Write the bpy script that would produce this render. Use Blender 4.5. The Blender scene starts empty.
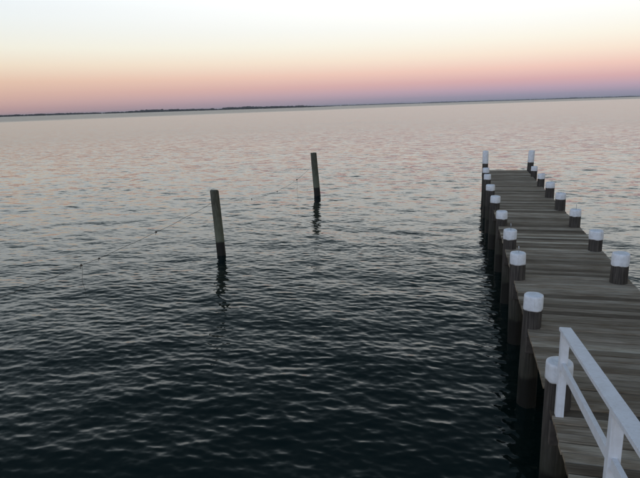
import bpy, bmesh, math, random
import numpy as np
from mathutils import Matrix, Vector, noise

random.seed(7)
rng = np.random.default_rng(11)
scene = bpy.context.scene
C = scene.collection
R = math.radians

# ------------------------------------------------------------------ camera
CAM_H = 4.25                     # eye height above the water, metres
YAW, PITCH, ROLL = R(-14.49), R(13.47), R(-1.78)
fwd = Vector((math.sin(YAW) * math.cos(PITCH), math.cos(YAW) * math.cos(PITCH), -math.sin(PITCH)))
rgt = Vector((math.cos(YAW), -math.sin(YAW), 0))
upv = rgt.cross(fwd)
r2 = math.cos(ROLL) * rgt + math.sin(ROLL) * upv
u2 = -math.sin(ROLL) * rgt + math.cos(ROLL) * upv
cd = bpy.data.cameras.new('camera')
cam = bpy.data.objects.new('camera', cd)
C.objects.link(cam)
cam.matrix_world = Matrix(((r2.x, u2.x, -fwd.x, 0), (r2.y, u2.y, -fwd.y, 0), (r2.z, u2.z, -fwd.z, CAM_H), (0, 0, 0, 1)))
cd.sensor_fit = 'HORIZONTAL'
cd.sensor_width = 36
cd.lens = 36 * 554 / 640
cd.clip_start = 0.1
cd.clip_end = 90000
scene.camera = cam

# ------------------------------------------------------------------ sky (dusk, sun just set behind the viewer)
def lin(c):
    return tuple(((v / 255) / 12.92 if v / 255 <= 0.04045 else ((v / 255 + 0.055) / 1.055) ** 2.4) for v in c)

SUN_AZ = R(205)                  # clockwise from +Y; the antisolar point lies ahead, off to the right
world = bpy.data.worlds.new('World')
scene.world = world
world.use_nodes = True
wn, wl = world.node_tree.nodes, world.node_tree.links
wn.clear()

def wmath(op, a, b=None, clamp=False):
    n = wn.new('ShaderNodeMath'); n.operation = op; n.use_clamp = clamp
    for i, v in enumerate((a, b)):
        if v is None: continue
        if isinstance(v, (int, float)): n.inputs[i].default_value = v
        else: wl.new(v, n.inputs[i])
    return n.outputs[0]

tc = wn.new('ShaderNodeTexCoord')
nv = wn.new('ShaderNodeVectorMath'); nv.operation = 'NORMALIZE'
wl.new(tc.outputs['Generated'], nv.inputs[0])
sx = wn.new('ShaderNodeSeparateXYZ'); wl.new(nv.outputs[0], sx.inputs[0])
elev = wmath('ARCSINE', wmath('MAXIMUM', sx.outputs['Z'], 0.0))
tpos = wmath('SQRT', wmath('DIVIDE', elev, math.pi / 2))
hlen = wmath('SQRT', wmath('ADD', wmath('MULTIPLY', sx.outputs['X'], sx.outputs['X']), wmath('MULTIPLY', sx.outputs['Y'], sx.outputs['Y'])))
hlen = wmath('MAXIMUM', hlen, 0.001)
dot = wmath('DIVIDE', wmath('ADD', wmath('MULTIPLY', sx.outputs['X'], -math.sin(SUN_AZ)), wmath('MULTIPLY', sx.outputs['Y'], -math.cos(SUN_AZ))), hlen)

def ramp(stops):
    n = wn.new('ShaderNodeValToRGB')
    n.color_ramp.interpolation = 'LINEAR'
    els = n.color_ramp.elements
    els.remove(els[1])
    for i, (deg, col) in enumerate(stops):
        pos = math.sqrt(deg / 90)
        e = els[0] if i == 0 else els.new(pos)
        e.position = pos
        e.color = (*col, 1)
    wl.new(tpos, n.inputs[0])
    return n.outputs[0]

high = [(24, (.20, .255, .29)), (34, (.085, .118, .145)), (55, (.064, .096, .135)), (90, (.062, .098, .15))]
anti = ramp([(0, lin((136, 138, 158))), (.5, lin((154, 148, 168))), (1.1, lin((186, 162, 178))), (1.9, lin((216, 174, 176))),
             (3.0, lin((242, 203, 190))), (4.3, lin((251, 232, 213))), (5.6, lin((253, 247, 232))), (7.2, (1.0, 1.0, .95)), (9, (1.10, 1.10, 1.07)), (12, (1.34, 1.36, 1.32)), (17, (.72, .80, .83))] + high)
side = ramp([(0, lin((172, 140, 142))), (.6, lin((194, 156, 150))), (1.4, lin((210, 173, 158))), (2.9, lin((226, 194, 170))),
             (4.3, lin((237, 221, 198))), (5.8, lin((240, 238, 223))), (8.4, lin((232, 239, 240))), (10, lin((228, 237, 243))), (13, (.92, .98, .98)), (17, (.60, .68, .72))] + high)
solar = ramp([(0, (.85, .45, .22)), (2, (.95, .64, .40)), (6, (.92, .82, .68)), (12, (1.0, 1.13, 1.30)), (24, (.78, 1.02, 1.40)), (36, (.48, .70, 1.12)), (55, (.19, .31, .57)), (90, (.062, .098, .15))])

def wmix(f, a, b):
    n = wn.new('ShaderNodeMix'); n.data_type = 'RGBA'
    wl.new(f, n.inputs['Factor']); wl.new(a, n.inputs[6]); wl.new(b, n.inputs[7])
    return n.outputs[2]

f1 = wmath('MULTIPLY', wmath('SUBTRACT', dot, 0.22), 1 / 0.72, True)
f2 = wmath('MULTIPLY', wmath('SUBTRACT', wmath('MULTIPLY', dot, -1.0), 0.0), 1.1, True)
sky = wmix(f2, wmix(f1, side, anti), solar)
bg = wn.new('ShaderNodeBackground')
wl.new(sky, bg.inputs['Color'])
bg.inputs['Strength'].default_value = 1.0
wo = wn.new('ShaderNodeOutputWorld')
wl.new(bg.outputs[0], wo.inputs['Surface'])

# the last glow from beyond the western horizon, very weak and broad
sd = bpy.data.lights.new('sun', 'SUN')
sd.energy = 0.06
sd.angle = R(30)
sd.color = (1.0, .86, .74)
sun = bpy.data.objects.new('sun', sd)
C.objects.link(sun)
sun.rotation_euler = (R(90 - 7), 0, R(180) - SUN_AZ + R(0))
sun.rotation_euler = Vector((math.sin(SUN_AZ) * math.cos(R(7)), math.cos(SUN_AZ) * math.cos(R(7)), math.sin(R(7)))).to_track_quat('Z', 'Y').to_euler()

scene.view_settings.view_transform = 'Standard'
scene.view_settings.look = 'None'
scene.view_settings.exposure = 0.0
scene.view_settings.gamma = 1.0
scene.view_settings.use_curve_mapping = False

# ------------------------------------------------------------------ helpers
def put(name, mesh, mat=None, parent=None, loc=None, rot=None):
    o = bpy.data.objects.new(name, mesh)
    C.objects.link(o)
    if mat is not None and not mesh.materials: mesh.materials.append(mat)
    if parent is not None: o.parent = parent
    if loc is not None: o.location = loc
    if rot is not None: o.rotation_euler = rot
    return o

def from_bm(name, bm, smooth=False):
    me = bpy.data.meshes.new(name)
    bmesh.ops.recalc_face_normals(bm, faces=bm.faces[:])
    bm.to_mesh(me); bm.free()
    if smooth:
        me.polygons.foreach_set('use_smooth', [True] * len(me.polygons))
    return me

def thing(name, label, cat, loc=(0, 0, 0), group=None):
    o = bpy.data.objects.new(name, None)
    C.objects.link(o)
    o.empty_display_size = .2
    o.location = loc
    o['label'] = label; o['category'] = cat
    if group: o['group'] = group
    return o

def tag(o, label, cat, group=None):
    o['label'] = label; o['category'] = cat
    if group: o['group'] = group
    return o

def box_bm(x0, x1, y0, y1, z0, z1, bevel=0.004, segs=1):
    bm = bmesh.new()
    vs = [bm.verts.new((x, y, z)) for x in (x0, x1) for y in (y0, y1) for z in (z0, z1)]
    for f in ((0, 1, 3, 2), (4, 6, 7, 5), (0, 4, 5, 1), (2, 3, 7, 6), (0, 2, 6, 4), (1, 5, 7, 3)):
        bm.faces.new([vs[i] for i in f])
    if bevel:
        bmesh.ops.bevel(bm, geom=bm.edges[:], offset=bevel, segments=segs, affect='EDGES')
    return bm

def lathe_bm(prof, n=28, wob=0.0, seed=0, axis=None, lowwob=0.0, dent=0.0):
    """surface of revolution from (radius, z) pairs, with an uneven outline; closed at both ends"""
    bm = bmesh.new()
    rings = []
    for i, (r, z) in enumerate(prof):
        ax = axis(z) if axis else (0, 0)
        ring = []
        for k in range(n):
            a = 2 * math.pi * k / n
            q = Vector((math.cos(a) * 1.3, math.sin(a) * 1.3, z * .7)) + Vector((seed * 7.3, 0, 0))
            rr = r * (1 + wob * noise.noise(q) + wob * .4 * noise.noise(q * 4.0))
            zz = z
            if lowwob and i <= 1:
                zz += lowwob * (noise.noise(Vector((math.cos(a) * 1.6 + seed * 3.1, math.sin(a) * 1.6, 0))) + .6 * noise.noise(Vector((math.cos(a) * 5 + seed * 3.1, math.sin(a) * 5, 3))))
            if dent and i >= len(prof) - 3:
                zz += dent * noise.noise(Vector((math.cos(a) + seed, math.sin(a), 9 + i * .3)))
            ring.append(bm.verts.new((ax[0] + rr * math.cos(a), ax[1] + rr * math.sin(a), zz)))
        rings.append(ring)
    for i in range(len(rings) - 1):
        for k in range(n):
            bm.faces.new((rings[i][k], rings[i][(k + 1) % n], rings[i + 1][(k + 1) % n], rings[i + 1][k]))
    bm.faces.new(list(reversed(rings[0])))
    bm.faces.new(rings[-1])
    return bm

def tube_bm(pts, rad, n=6, bm=None):
    bm = bm or bmesh.new()
    rings = []
    for i, p in enumerate(pts):
        t = (Vector(pts[min(i + 1, len(pts) - 1)]) - Vector(pts[max(i - 1, 0)])).normalized()
        a = t.cross(Vector((0, 0, 1)))
        if a.length < 1e-3: a = Vector((1, 0, 0))
        a.normalize(); b = t.cross(a)
        r = rad[i] if isinstance(rad, (list, tuple)) else rad
        rings.append([bm.verts.new(Vector(p) + r * (math.cos(2 * math.pi * k / n) * a + math.sin(2 * math.pi * k / n) * b)) for k in range(n)])
    for i in range(len(rings) - 1):
        for k in range(n):
            bm.faces.new((rings[i][k], rings[i][(k + 1) % n], rings[i + 1][(k + 1) % n], rings[i + 1][k]))
    bm.faces.new(list(reversed(rings[0]))); bm.faces.new(rings[-1])
    return bm

# ------------------------------------------------------------------ materials
class NT:
    def __init__(s, name):
        s.m = bpy.data.materials.new(name); s.m.use_nodes = True
        s.n = s.m.node_tree.nodes; s.l = s.m.node_tree.links
        s.b = s.n['Principled BSDF']
    def new(s, t, **kw):
        n = s.n.new(t)
        for k, v in kw.items():
            if hasattr(n, k): setattr(n, k, v)
        return n
    def set(s, sock, v):
        if isinstance(v, (int, float)): sock.default_value = v
        elif isinstance(v, (tuple, list)):
            sock.default_value = (*v, 1) if len(v) == 3 and len(sock.default_value) == 4 else v
        else: s.l.new(v, sock)
    def math(s, op, a, b=0.0, clamp=False):
        n = s.new('ShaderNodeMath', operation=op); n.use_clamp = clamp
        s.set(n.inputs[0], a); s.set(n.inputs[1], b); return n.outputs[0]
    def noise(s, vec, scale, detail=4, rough=.55):
        n = s.new('ShaderNodeTexNoise'); s.l.new(vec, n.inputs['Vector'])
        n.inputs['Scale'].default_value = scale; n.inputs['Detail'].default_value = detail; n.inputs['Roughness'].default_value = rough
        return n.outputs['Fac']
    def ramp(s, f, stops):
        n = s.new('ShaderNodeValToRGB'); e = n.color_ramp.elements
        e.remove(e[1])
        for i, (p, c) in enumerate(stops):
            q = e[0] if i == 0 else e.new(p)
            q.position = p; q.color = (*c, 1)
        s.l.new(f, n.inputs[0]); return n.outputs[0]
    def mix(s, f, a, b, mode='MIX'):
        n = s.new('ShaderNodeMix', data_type='RGBA', blend_type=mode)
        s.set(n.inputs['Factor'], f); s.set(n.inputs[6], a); s.set(n.inputs[7], b); return n.outputs[2]
    def mapping(s, vec, scale, loc=None):
        n = s.new('ShaderNodeMapping'); s.l.new(vec, n.inputs['Vector']); n.inputs['Scale'].default_value = scale
        if loc is not None: s.l.new(loc, n.inputs['Location'])
        return n.outputs[0]
    def objvec(s):
        """object coordinates shifted per object, so that shared meshes do not repeat"""
        t = s.new('ShaderNodeTexCoord'); oi = s.new('ShaderNodeObjectInfo')
        mv = s.new('ShaderNodeVectorMath', operation='SCALE'); mv.inputs[0].default_value = (37.0, 51.0, 23.0)
        s.l.new(oi.outputs['Random'], mv.inputs['Scale'])
        ad = s.new('ShaderNodeVectorMath', operation='ADD'); s.l.new(t.outputs['Object'], ad.inputs[0]); s.l.new(mv.outputs[0], ad.inputs[1])
        return t.outputs['Object'], ad.outputs[0], oi.outputs['Random']
    def bump(s, h, strength, dist):
        n = s.new('ShaderNodeBump'); n.inputs['Strength'].default_value = strength; n.inputs['Distance'].default_value = dist
        s.l.new(h, n.inputs['Height']); s.l.new(n.outputs[0], s.b.inputs['Normal'])

def plank_material():
    s = NT('weathered_planks')
    o, v, rnd = s.objvec()
    grain = s.noise(s.mapping(v, (1.2, 34, 34)), 2.2, 6, .6)
    blot = s.noise(s.mapping(v, (1.3, 5, 5)), 1.4, 4, .6)
    col = s.ramp(grain, [(.28, (.140, .112, .080)), (.48, (.300, .252, .190)), (.72, (.41, .360, .290))])
    col = s.mix(s.ramp(blot, [(.38, (0, 0, 0)), (.66, (1, 1, 1))]), col, s.mix(1.0, col, (.62, .56, .50), 'MULTIPLY'))
    wn_ = s.new('ShaderNodeTexWhiteNoise', noise_dimensions='1D'); s.l.new(rnd, wn_.inputs['W'])
    tone = s.ramp(wn_.outputs['Value'], [(0, (.36, .33, .30)), (.28, (.68, .64, .58)), (.7, (1.0, .97, .93)), (.9, (1.25, 1.25, 1.22)), (1, (1.65, 1.66, 1.62))])
    col = s.mix(1.0, col, tone, 'MULTIPLY')
    s.l.new(col, s.b.inputs['Base Color'])
    s.b.inputs['Roughness'].default_value = .82
    s.b.inputs['Specular IOR Level'].default_value = .25
    s.bump(grain, .5, .006)
    return s.m

def pile_material(name, dark, mid, light, wet_z, green, reach=.65, much=.6):
    """weathered wood, grain upright; a wet, weedy band up to wet_z above the water (object z = height above water)"""
    s = NT(name)
    o, v, rnd = s.objvec()
    grain = s.noise(s.mapping(v, (26, 26, 1.1)), 1.8, 6, .6)
    blot = s.noise(v, 3.2, 5, .6)
    col = s.ramp(grain, [(.28, dark), (.5, mid), (.72, light)])
    col = s.mix(s.math('MULTIPLY', s.math('SUBTRACT', blot, .45, True), 2.4, True), col, s.mix(1.0, col, (.6, .6, .55), 'MULTIPLY'))
    sp = s.new('ShaderNodeSeparateXYZ'); s.l.new(o, sp.inputs[0])
    edge = s.math('ADD', sp.outputs['Z'], s.math('MULTIPLY', s.math('SUBTRACT', s.noise(v, 9, 3), .5), .12))
    gr = s.new('ShaderNodeMapRange'); s.l.new(edge, gr.inputs[0]); gr.inputs[1].default_value = wet_z + reach; gr.inputs[2].default_value = wet_z
    col = s.mix(s.math('MULTIPLY', gr.outputs[0], much), col, green)
    mr = s.new('ShaderNodeMapRange'); s.l.new(edge, mr.inputs[0]); mr.inputs[1].default_value = wet_z + .03; mr.inputs[2].default_value = wet_z - .03
    col = s.mix(mr.outputs[0], col, (.012, .012, .010))
    s.l.new(col, s.b.inputs['Base Color'])
    rg = s.new('ShaderNodeMapRange'); s.l.new(mr.outputs[0], rg.inputs[0]); rg.inputs[3].default_value = .85; rg.inputs[4].default_value = .5
    s.l.new(rg.outputs[0], s.b.inputs['Roughness'])
    s.b.inputs['Specular IOR Level'].default_value = .25
    s.bump(grain, .6, .012)
    return s.m

def paint_material(name, base, dirt):
    s = NT(name)
    o, v, rnd = s.objvec()
    a = s.noise(v, 11, 5, .65)
    b = s.noise(s.mapping(v, (30, 30, 3)), 1.5, 4, .6)
    col = s.mix(s.ramp(a, [(.42, (0, 0, 0)), (.72, (1, 1, 1))]), base, dirt)
    col = s.mix(s.math('MULTIPLY', s.math('SUBTRACT', b, .52, True), 2.0, True), col, (dirt[0] * .8, dirt[1] * .78, dirt[2] * .72))
    s.l.new(col, s.b.inputs['Base Color'])
    s.b.inputs['Roughness'].default_value = .55
    s.bump(a, .25, .006)
    return s.m

def plain(name, col, rough=.8):
    s = NT(name)
    o, v, rnd = s.objvec()
    n = s.noise(v, 14, 4)
    s.l.new(s.ramp(n, [(.3, tuple(c * .6 for c in col)), (.7, tuple(c * 1.25 for c in col))]), s.b.inputs['Base Color'])
    s.b.inputs['Roughness'].default_value = rough
    return s.m

M_plank = plank_material()
M_pile = pile_material('pier_pile_wood', (.026, .022, .019), (.062, .053, .045), (.115, .100, .083), .46, (.030, .034, .022))  # lower green tint is darkened to paint in the shade under the deck
M_mpile = pile_material('mooring_pile_wood', (.034, .032, .022), (.085, .082, .058), (.150, .148, .112), .40, (.150, .160, .108), 1.15, .65)
M_paint = paint_material('white_pile_paint', (.80, .81, .82), (.62, .62, .62))
M_rail = paint_material('white_rail_paint', (.80, .81, .83), (.70, .70, .71))
M_beam = plain('timber_beam', (.075, .062, .05))
M_rope = plain('old_rope', (.11, .09, .07), .9)
M_steel = plain('galvanised_rod', (.55, .56, .57), .45)
M_wood_far = plain('far_woods', (.035, .036, .026))
M_land = plain('far_land', (.06, .055, .042))

# ------------------------------------------------------------------ water
def water_material():
    s = NT('bay_water')
    g = s.new('ShaderNodeNewGeometry')
    P = g.outputs['Position']
    far = s.new('ShaderNodeAttribute', attribute_name='rough').outputs['Fac']
    mic = s.new('ShaderNodeAttribute', attribute_name='micro').outputs['Fac']
    # wind streaks and cat's paws change the height of the small ripples from place to place
    n2 = s.noise(s.mapping(P, (.02, .05, 1)), 1.0, 3, .55)
    n3 = s.noise(s.mapping(P, (.16, .42, 1)), 1.0, 4, .6)
    var = s.math('ADD', 1.0, s.math('ADD', s.math('MULTIPLY', s.math('SUBTRACT', n2, .5), 1.6), s.math('MULTIPLY', s.math('SUBTRACT', n3, .5), 1.6)))
    # ripple slopes, taken straight from noise, too small for the mesh to carry
    nz = s.new('ShaderNodeTexNoise'); s.l.new(s.mapping(P, (1.0, 2.3, 1)), nz.inputs['Vector'])
    nz.inputs['Scale'].default_value = 1.15; nz.inputs['Detail'].default_value = 4; nz.inputs['Roughness'].default_value = .6
    sc = s.new('ShaderNodeSeparateColor'); s.l.new(nz.outputs['Color'], sc.inputs[0])
    amp = s.math('MULTIPLY', s.math('MULTIPLY', mic, var), 8.5)
    sxv = s.math('MULTIPLY', s.math('SUBTRACT', sc.outputs[0], .5), s.math('MULTIPLY', amp, .55))
    syv = s.math('MULTIPLY', s.math('SUBTRACT', sc.outputs[1], .5), amp)
    # the finest wind ripples, a few centimetres long, stronger inside the gusts
    nf = s.new('ShaderNodeTexNoise'); s.l.new(s.mapping(P, (1.0, 2.0, 1)), nf.inputs['Vector'])
    nf.inputs['Scale'].default_value = 6.5; nf.inputs['Detail'].default_value = 3; nf.inputs['Roughness'].default_value = .6
    sf = s.new('ShaderNodeSeparateColor'); s.l.new(nf.outputs['Color'], sf.inputs[0])
    fa = s.math('MULTIPLY', var, .19)
    sxv = s.math('ADD', sxv, s.math('MULTIPLY', s.math('SUBTRACT', sf.outputs[0], .5), s.math('MULTIPLY', fa, .6)))
    syv = s.math('ADD', syv, s.math('MULTIPLY', s.math('SUBTRACT', sf.outputs[1], .5), fa))
    cv = s.new('ShaderNodeCombineXYZ'); s.l.new(sxv, cv.inputs[0]); s.l.new(syv, cv.inputs[1])
    ad = s.new('ShaderNodeVectorMath', operation='ADD'); s.l.new(g.outputs['Normal'], ad.inputs[0]); s.l.new(cv.outputs[0], ad.inputs[1])
    nn = s.new('ShaderNodeVectorMath', operation='NORMALIZE'); s.l.new(ad.outputs[0], nn.inputs[0])
    s.l.new(nn.outputs[0], s.b.inputs['Normal'])
    s.l.new(far, s.b.inputs['Roughness'])
    s.set(s.b.inputs['Base Color'], (.003, .0095, .0080))
    s.b.inputs['IOR'].default_value = 1.333
    s.b.inputs['Specular IOR Level'].default_value = .5
    return s.m

def build_water():
    az0 = math.degrees(YAW)
    az = np.concatenate([np.arange(az0 - 39, az0 + 39.01, .088), np.arange(az0 + 42, az0 + 320.9, 3.0)])
    dphi = np.abs(np.roll(az, -1) - az); dphi[-1] = 3.0
    az = np.radians(az); dphi = np.radians(dphi)
    rs = [4.0]
    while rs[-1] < 420:
        r = rs[-1]
        rs.append(r + max(.020, .52 * r * r / (CAM_H * 886)))
    ngeo = len(rs)
    r = rs[-1]
    while r < 60000:
        r *= 1.12; rs.append(r)
    rs = np.array(rs); nr, na = len(rs), len(az)
    dr = np.gradient(rs)
    X = rs[:, None] * np.sin(az)[None]; Y = rs[:, None] * np.cos(az)[None]
    S = np.maximum(dr[:, None], rs[:, None] * dphi[None])
    Z = np.zeros_like(X); DX = np.zeros_like(X); DY = np.zeros_like(X)
    VAR = np.zeros(nr)
    # gusts: slow changes in wave height from place to place
    G = np.ones_like(X)
    for k in range(14):
        L = rng.uniform(7, 45); th = rng.uniform(0, 2 * math.pi); kk = 2 * math.pi / L
        G += .085 * np.sin(kk * (X * math.cos(th) + Y * math.sin(th)) + rng.uniform(0, 6.28))
    G = np.clip(G, .45, 1.7)
    N = 250
    lam = np.exp(np.linspace(math.log(.065), math.log(6.0), N)) * rng.uniform(.97, 1.03, N)
    lg = np.log(lam)
    e = .83 * np.exp(-((lg - math.log(.20)) / .70) ** 2) + .17 * np.exp(-((lg - math.log(1.3)) / .75) ** 2)          # slope energy, most of it in half-metre to metre waves
    e /= e.sum()
    SIG = .062                                              # rms slope
    slope = SIG * np.sqrt(2 * e)
    mean = math.radians(-4)
    for i in range(N):
        k = 2 * math.pi / lam[i]; A = slope[i] / k
        th = mean + rng.normal(0, .62)
        cx, cy = math.sin(th), math.cos(th); ph = rng.uniform(0, 6.28)
        w_row = np.clip((lam[i] / dr - 1.6) / 1.8, 0, 1)
        VAR += (1 - w_row) * slope[i] ** 2 / 2
        rows = np.nonzero(w_row > 0)[0]
        if len(rows) == 0: continue
        m = rows[-1] + 1
        w = np.clip((lam[i] / S[:m] - 1.6) / 1.8, 0, 1) * G[:m]
        p = k * (X[:m] * cx + Y[:m] * cy) + ph
        Z[:m] += A * w * np.cos(p)
        sn = A * w * np.sin(p) * .75
        DX[:m] -= cx * sn; DY[:m] -= cy * sn
    # what the mesh cannot carry is left to the material as fine ripples
    sig = np.sqrt(VAR)
    MI = np.repeat((sig * np.interp(rs, [0, 25, 60, 250], [.95, 1.0, 1.05, .85]) + .008)[:, None], na, 1)
    azr = (np.degrees(az) - az0)
    edge = np.interp(azr, [-30, -15, 0, 12, 30], [430, 500, 600, 850, 1100])     # beyond this the water is ruffled harder
    far = np.clip((rs[:, None] - edge[None] * .96) / (edge[None] * .25), 0, 1)
    MI = MI * (1 + far * 1.4)
    RO = .05 + .12 * np.clip((rs - 15) / 90, 0, 1)[:, None] + far * .12
    P = np.stack([X + DX, Y + DY, Z], -1).reshape(-1, 3)
    P = np.vstack([P, [[0, 0, 0]]])
    ii, jj = np.meshgrid(np.arange(nr - 1), np.arange(na), indexing='ij')
    j2 = (jj + 1) % na
    quads = np.stack([ii * na + jj, ii * na + j2, (ii + 1) * na + j2, (ii + 1) * na + jj], -1).reshape(-1, 4)[:, ::-1]
    tj = np.arange(na)
    tris = np.stack([np.full(na, nr * na), (tj + 1) % na, tj], -1)[:, ::-1]
    tris = tris[:, ::-1]
    me = bpy.data.meshes.new('water')
    me.vertices.add(len(P)); me.vertices.foreach_set('co', P.astype(np.float32).ravel())
    loops = np.concatenate([quads.ravel(), tris.ravel()]).astype(np.int32)
    me.loops.add(len(loops)); me.loops.foreach_set('vertex_index', loops)
    starts = np.concatenate([np.arange(len(quads)) * 4, len(quads) * 4 + np.arange(len(tris)) * 3]).astype(np.int32)
    me.polygons.add(len(starts)); me.polygons.foreach_set('loop_start', starts)
    me.polygons.foreach_set('use_smooth', np.ones(len(starts), dtype=bool))
    me.update(calc_edges=True); me.validate()
    if me.polygons[len(quads) // 2].normal.z < 0: me.flip_normals()
    for nm, arr in (('rough', RO), ('micro', MI)):
        a = me.attributes.new(nm, 'FLOAT', 'POINT')
        v = np.concatenate([arr.ravel(), [arr.ravel()[0]]]).astype(np.float32)
        a.data.foreach_set('value', v)
    w = put('water', me, water_material())
    w['kind'] = 'structure'
    print('water verts', len(P), 'rings', ngeo, nr)
build_water()

# ------------------------------------------------------------------ far shore
def shore(name_land, az_a, az_b, dist, hfun, depth, step, seed, label):
    """a low strip of land with a wood along it; az in degrees relative to the view direction"""
    rnd = random.Random(seed)
    n = int(abs(az_b - az_a) / .25) + 1
    bm = bmesh.new(); prev = None
    for i in range(n):
        a = YAW + R(az_a + (az_b - az_a) * i / (n - 1))
        d = dist * (1 + .05 * noise.noise(Vector((i * .06, seed, 0))))
        s, c = math.sin(a), math.cos(a)
        taper = min(1, i / 6, (n - 1 - i) / 6)
        row = [bm.verts.new((s * (d + q), c * (d + q), z)) for q, z in ((0, -1.0), (6, .25 * taper), (40, 1.2 * taper), (depth, 1.6 * taper), (depth + 30, -1.0))]
        if prev:
            for k in range(4): bm.faces.new((prev[k], prev[k + 1], row[k + 1], row[k]))
            bm.faces.new((prev[4], prev[0], row[0], row[4]))
        prev = row
    o = put(name_land, from_bm(name_land, bm), M_land); o['kind'] = 'structure'
    # the wood: uneven crowns, one mass at this distance
    V, F = [], []
    ico = bmesh.new(); bmesh.ops.create_icosphere(ico, subdivisions=2, radius=1)
    iv = [v.co.copy() for v in ico.verts]; ifc = [[v.index for v in f.verts] for f in ico.faces]; ico.free()
    a = az_a
    while a < az_b:
        h = hfun(a)
        if h > .5:
            for row in range(2):
                d = dist * (1 + .05 * noise.noise(Vector(((a - az_a) / .25 * .06, seed, 0)))) + 25 + row * rnd.uniform(25, 70)
                aa = YAW + R(a + rnd.uniform(-.5, .5) * step)
                hh = h * rnd.uniform(.72, 1.12); w = hh * rnd.uniform(.7, 1.25)
                px, py = math.sin(aa) * d, math.cos(aa) * d
                b = len(V); off = Vector((rnd.uniform(0, 90), 0, 0))
                for v in iv:
                    q = v * (1 + .45 * noise.noise(v * 1.7 + off))
                    V.append((px + q.x * w, py + q.y * w, 1 + hh * .52 + q.z * hh * .5))
                F += [[b + k for k in f] for f in ifc]
        a += step * rnd.uniform(.6, 1.3)
    me = bpy.data.meshes.new('shore_woods'); me.from_pydata(V, [], F)
    w = put('shore_woods', me, M_wood_far)
    w['kind'] = 'stuff'; w['label'] = label; w['category'] = 'woods'

def h_left(a):
    base = 9 + 4 * noise.noise(Vector((a * .22, 3, 0))) + 3.0 * noise.noise(Vector((a * 1.1, 5, 0)))
    if a > -17: base += 4
    if -10.2 < a < -9.2: base *= .62
    if a > -2: base *= max(.25, 1 - (a + 2) / 4)
    return max(3.5, base)
shore('far_shore', -36, 1.8, 3900, h_left, 160, .14, 1, 'low dark wooded shoreline along the left half of the horizon')
shore('distant_shore', .5, 36, 9500, lambda a: 12 + 5 * noise.noise(Vector((a * .35, 8, 0))) + 3 * noise.noise(Vector((a * 1.5, 2, 0))), 300, .11, 2,
      'faint farther wooded shoreline along the right half of the horizon')

# ------------------------------------------------------------------ pier
DECK = 1.20                       # deck top above the water
XL, XR = .945, 2.845
Y_END, Y_NEAR = 26.27, -1.2
PIER_LABEL = 'weathered grey plank pier with white-capped piles running out over the water'
pier = thing('pier', PIER_LABEL, 'pier', (1.9, 12.5, 0))
PO = Vector((1.9, 12.5, 0))

def plank_mesh(seed):
    rnd = random.Random(seed)
    bm = bmesh.new(); prev = None
    L = (XR - XL) / 2; w = .069; t = .038; b = .0075
    bow = rnd.uniform(-.004, .004); cup = rnd.uniform(-.0015, .003)
    for i in range(4):
        f = i / 3; x = -L + 2 * L * f
        dz = bow * (1 - (2 * f - 1) ** 2) + rnd.uniform(-.0015, .0015)
        dy = rnd.uniform(-.0025, .0025)
        e = .003 if i in (0, 3) else 0
        row = [bm.verts.new((x, y + dy, z + dz)) for y, z in ((-w + e, -t), (-w, -b), (-w + b, cup), (w - b, cup), (w, -b), (w - e, -t))]
        if prev:
            for k in range(6): bm.faces.new((prev[k], prev[(k + 1) % 6], row[(k + 1) % 6], row[k]))
        else: bm.faces.new(row)
        prev = row
    bm.faces.new(list(reversed(prev)))
    return from_bm('plank', bm)
plank_meshes = [plank_mesh(i) for i in range(14)]
SLOPE = .155                     # the landward end of the deck ramps up, out of frame
y = Y_END - .07
rp = random.Random(3)
while y > Y_NEAR:
    me = rp.choice(plank_meshes)
    rise = max(0.0, 4.2 - y) * SLOPE
    o = put('plank', me, M_plank, pier, Vector(((XL + XR) / 2 + rp.gauss(0, .004), y, DECK + rise + rp.uniform(-.003, .002))) - PO,
            (rp.gauss(0, .008) - (math.atan(SLOPE) if rise else 0), rp.gauss(0, .0012), rp.gauss(0, .0014) + (math.pi if rp.random() < .5 else 0)))
    y -= .138 + rp.choice((.007, .010, .012, .015, .020))

# piles: (x, y, top above deck, cap length, rod)
left = [(1.06, 26.2, .87, .56, 0), (1.00, 23.95, .36, .19, 0), (.95, 21.3, .42, .18, 0), (.95, 18.75, .40, .18, 0), (.985, 16.6, .38, .19, 0),
        (1.025, 14.35, .36, .19, 0), (1.04, 12.0, .41, .20, .13), (1.01, 9.85, .48, .20, .11), (1.01, 7.66, .47, .21, 0), (1.02, 5.54, .49, .20, 0), (1.01, 2.9, .62, .2, 0), (1.0, .6, .98, .2, 0)]
right = [(2.98, 26.25, .87, .52, 0), (2.88, 23.96, .42, .18, 0), (2.81, 21.28, .45, .18, 0), (2.76, 18.75, .49, .18, 0), (2.74, 16.6, .48, .17, 0),
         (2.73, 14.37, .43, .17, .12), (2.71, 12.03, .43, .18, 0), (2.63, 9.88, .52, .21, 0), (2.70, 7.66, .46, .2, 0), (2.70, 5.5, .5, .2, 0), (2.7, 2.9, .62, .2, 0), (2.7, .6, .98, .2, 0)]
PILE_BOT = -1.5
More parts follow.
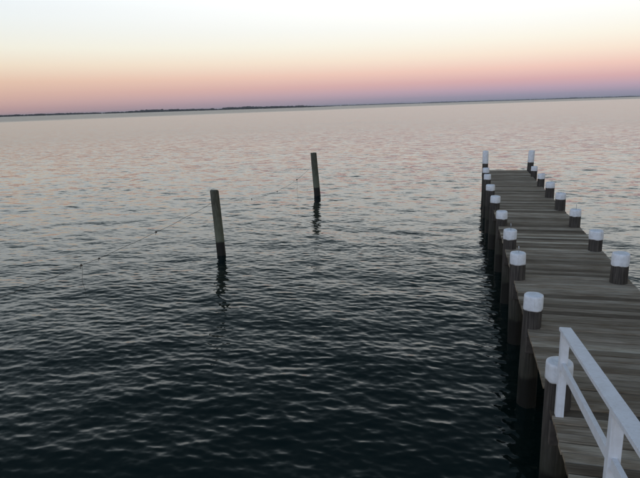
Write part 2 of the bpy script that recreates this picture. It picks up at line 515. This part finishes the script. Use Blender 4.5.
for i, (x, yy, top, cap, rod) in enumerate(left + right):
    rnd = random.Random(100 + i)
    r = .128 + rnd.uniform(-.006, .008)
    tilt = (rnd.gauss(0, .008), rnd.gauss(0, .008))
    if i == len(left): tilt = (.035, 0.0)
    axis = lambda z, t=tilt: (t[0] * (z - DECK), t[1] * (z - DECK))
    zt = DECK + top
    zc = zt - cap
    prof = [(r * 1.10, PILE_BOT), (r * 1.07, 0), (r * 1.05, .5), (r * 1.03, 1.0), (r, zc - .05), (r, zc + .03), (r * .985, zt - .02), (r * .9, zt - .006)]
    pm = from_bm('pile', lathe_bm(prof, 26, .085, i, axis), True)
    p = put('pile', pm, M_pile, pier, Vector((x, yy, 0)) - PO)
    rc = r * 1.035
    cp = [(rc * .985, zc - .004), (rc * 1.01, zc + .012), (rc * 1.005, zc + cap * .5), (rc, zt - .035), (rc * .97, zt - .012), (rc * .88, zt), (rc * .55, zt + .004), (rc * .2, zt - .002)]
    cm = from_bm('painted_cap', lathe_bm(cp, 26, .035, i, axis, lowwob=.013, dent=.008), True)
    c = put('painted_cap', cm, M_paint, p)
    if rod:
        ax = axis(zt)
        put('rod', from_bm('rod', tube_bm([(ax[0] + .01, ax[1], zt - .02), (ax[0] + .012, ax[1], zt + rod * .6), (ax[0] + .006, ax[1], zt + rod)], .007, 6), True), M_steel, p)

# timbers under the deck: a pair of cross beams at each bent, three stringers along
for yy in (26.2, 23.95, 21.3, 18.75, 16.6, 14.36, 12.0, 9.86, 7.66, 5.5, 2.9, .6):
    for dy in (-.165, .165):
        put('cross_beam', from_bm('cross_beam', box_bm(.93, 2.86, -.03, .03, DECK - .325, DECK - .072, .004)), M_beam, pier, Vector((0, yy + dy, 0)) - PO)
for sxx in (1.24, 1.9, 2.5):
    put('stringer', from_bm('stringer', box_bm(-.03, .03, Y_NEAR + .05, Y_END - .1, DECK - .070, DECK - .0405, .002)), M_beam, pier, Vector((sxx, 0, 0)) - PO)

# ------------------------------------------------------------------ white railing on the near left edge of the deck
RX = 1.005
rail = thing('railing', 'white painted wooden railing along the near left edge of the pier', 'railing', (RX, 5.25, DECK))
RS = .155                         # the handrail climbs with the ramp
def railx(y): return -.02 * (5.2 - y)
def railz(y): return .912 + RS * (5.2 - y)              # underside of the top rail above the deck
posts = [5.33, 3.38, 1.6, -.2]
RW = .0375
for i, yy in enumerate(posts):
    foot = max(0.0, 4.2 - yy - RW) * RS
    bm = box_bm(-RW, RW, -RW, RW, foot + .002, railz(yy) + .004, .004)
    for v in bm.verts:
        if v.co.z > foot + .3: v.co.z -= RS * v.co.y + .006
    put('post', from_bm('post', bm), M_rail, rail, (railx(yy), yy - 5.25, 0))
def bar(name, ya, yb, z, w, h, bev):
    L = math.hypot(ya - yb, RS * (ya - yb))
    bm = box_bm(-w / 2, w / 2, -L, 0, 0, h, bev, 2)
    put(name, from_bm(name, bm), M_rail, rail, (railx(ya), ya - 5.25, z(ya)), (-math.atan(RS), 0, math.atan2(railx(yb) - railx(ya), ya - yb)))
bar('top_rail', 5.355, -.6, railz, .108, .038, .005)
for a, b in zip(posts[:-1], posts[1:]):
    bar('mid_rail', a - RW - .001, b + RW + .001, lambda y: railz(y) - .40, .036, .085, .004)

# ------------------------------------------------------------------ mooring piles and the ropes strung between them
def mooring(base, topxy, height, r, seed, label):
    bx, by = base
    ax = lambda z: ((topxy[0] - bx) * z / height, (topxy[1] - by) * z / height)
    prof = [(r * 1.08, -1.6), (r * 1.05, 0), (r * 1.03, .5), (r, 1.0), (r * .99, height * .75), (r * .98, height - .04), (r * .97, height - .008), (r * .90, height)]
    t = thing('mooring_pile', label, 'piling', (bx, by, 0), 'mooring piles standing in open water')
    put('post', from_bm('post', lathe_bm(prof, 28, .07, seed, ax, dent=.035), True), M_mpile, t)
    return ax
A1 = mooring((-6.92, 14.88), (-7.06, 15.0), 1.93, .128, 41, 'nearer and thicker-looking of the two grey mooring piles in open water')
A2 = mooring((-6.80, 26.05), (-6.95, 26.15), 2.07, .150, 47, 'farther and smaller-looking of the two grey mooring piles in open water')
A3 = mooring((-7.02, 3.7), (-7.0, 3.7), 1.95, .130, 53, 'grey mooring pile off to the left at the near end of the rope')

def catenary(a, b, sag, n=60):
    a, b = Vector(a), Vector(b); pts = []
    for i in range(n + 1):
        f = i / n; p = a.lerp(b, f); p.z -= sag * 4 * f * (1 - f)
        p.x += .006 * math.sin(f * 31); p.z += .006 * math.sin(f * 47)
        pts.append(p)
    return pts

def ropething(pts, knots, dangle, label):
    t = thing('mooring_rope', label, 'rope', tuple(pts[0]), 'ropes strung between mooring piles')
    o = Vector(pts[0])
    put('line', from_bm('line', tube_bm([p - o for p in pts], .0042, 6), True), M_rope, t)
    def at(y): return min(pts, key=lambda p: abs(p.y - y))
    for y, s in knots:
        p = at(y) - o
        k = bmesh.new(); bmesh.ops.create_icosphere(k, subdivisions=2, radius=1)
        for v in k.verts:
            n = .8 + .6 * noise.noise(v.co * 2.1 + Vector((y, 0, 0)))
            v.co = Vector((v.co.x * s * n, v.co.y * s * 1.4 * n, v.co.z * s * 1.1 * n))
        tube_bm([Vector((0, -s, 0)), Vector((.01, -s * 1.6, -s * 1.4)), Vector((.015, -s * 1.8, -s * 2.2))], .005, 5, k)
        put('knot', from_bm('knot', k, True), M_rope, t, p)
    for y, ln in dangle:
        p = at(y) - o
        put('loose_end', from_bm('loose_end', tube_bm([Vector((.012 * math.sin(i * .9), .012 * math.cos(i * .7), -ln * i / 10)) for i in range(11)], .0035, 5), True), M_rope, t, p)
z1, z2 = 1.62, 1.52
c1 = ropething(catenary((-6.99, 14.88 + .13, z1), (-6.92, 26.0 - .12, z2), .50), [(23.18, .038), (20.45, .024), (17.7, .024)], [(23.2, 1.0)],
               'slack dark rope strung between the two mooring piles')
c2 = ropething(catenary((-6.99, 14.88 - .10, z1), (-7.0, 3.83, 1.62), .20), [(11.48, .026), (9.31, .022), (8.71, .027)], [(8.7, .62)],
               'dark rope running from the nearer mooring pile off to the left')

# ------------------------------------------------------------------ evening haze over the bay
s = NT('evening_haze')
s.n.remove(s.b)
pv = s.new('ShaderNodeVolumePrincipled')
pv.inputs['Color'].default_value = (.86, .88, .95, 1)
pv.inputs['Density'].default_value = 5.5e-5
pv.inputs['Anisotropy'].default_value = 0.0
s.l.new(pv.outputs[0], s.n['Material Output'].inputs['Volume'])
hz = put('haze', from_bm('haze', box_bm(-62000, 62000, -62000, 62000, -2.6, 30, 0)), s.m)
hz['kind'] = 'stuff'; hz['label'] = 'thin evening haze over the bay'; hz['category'] = 'haze'
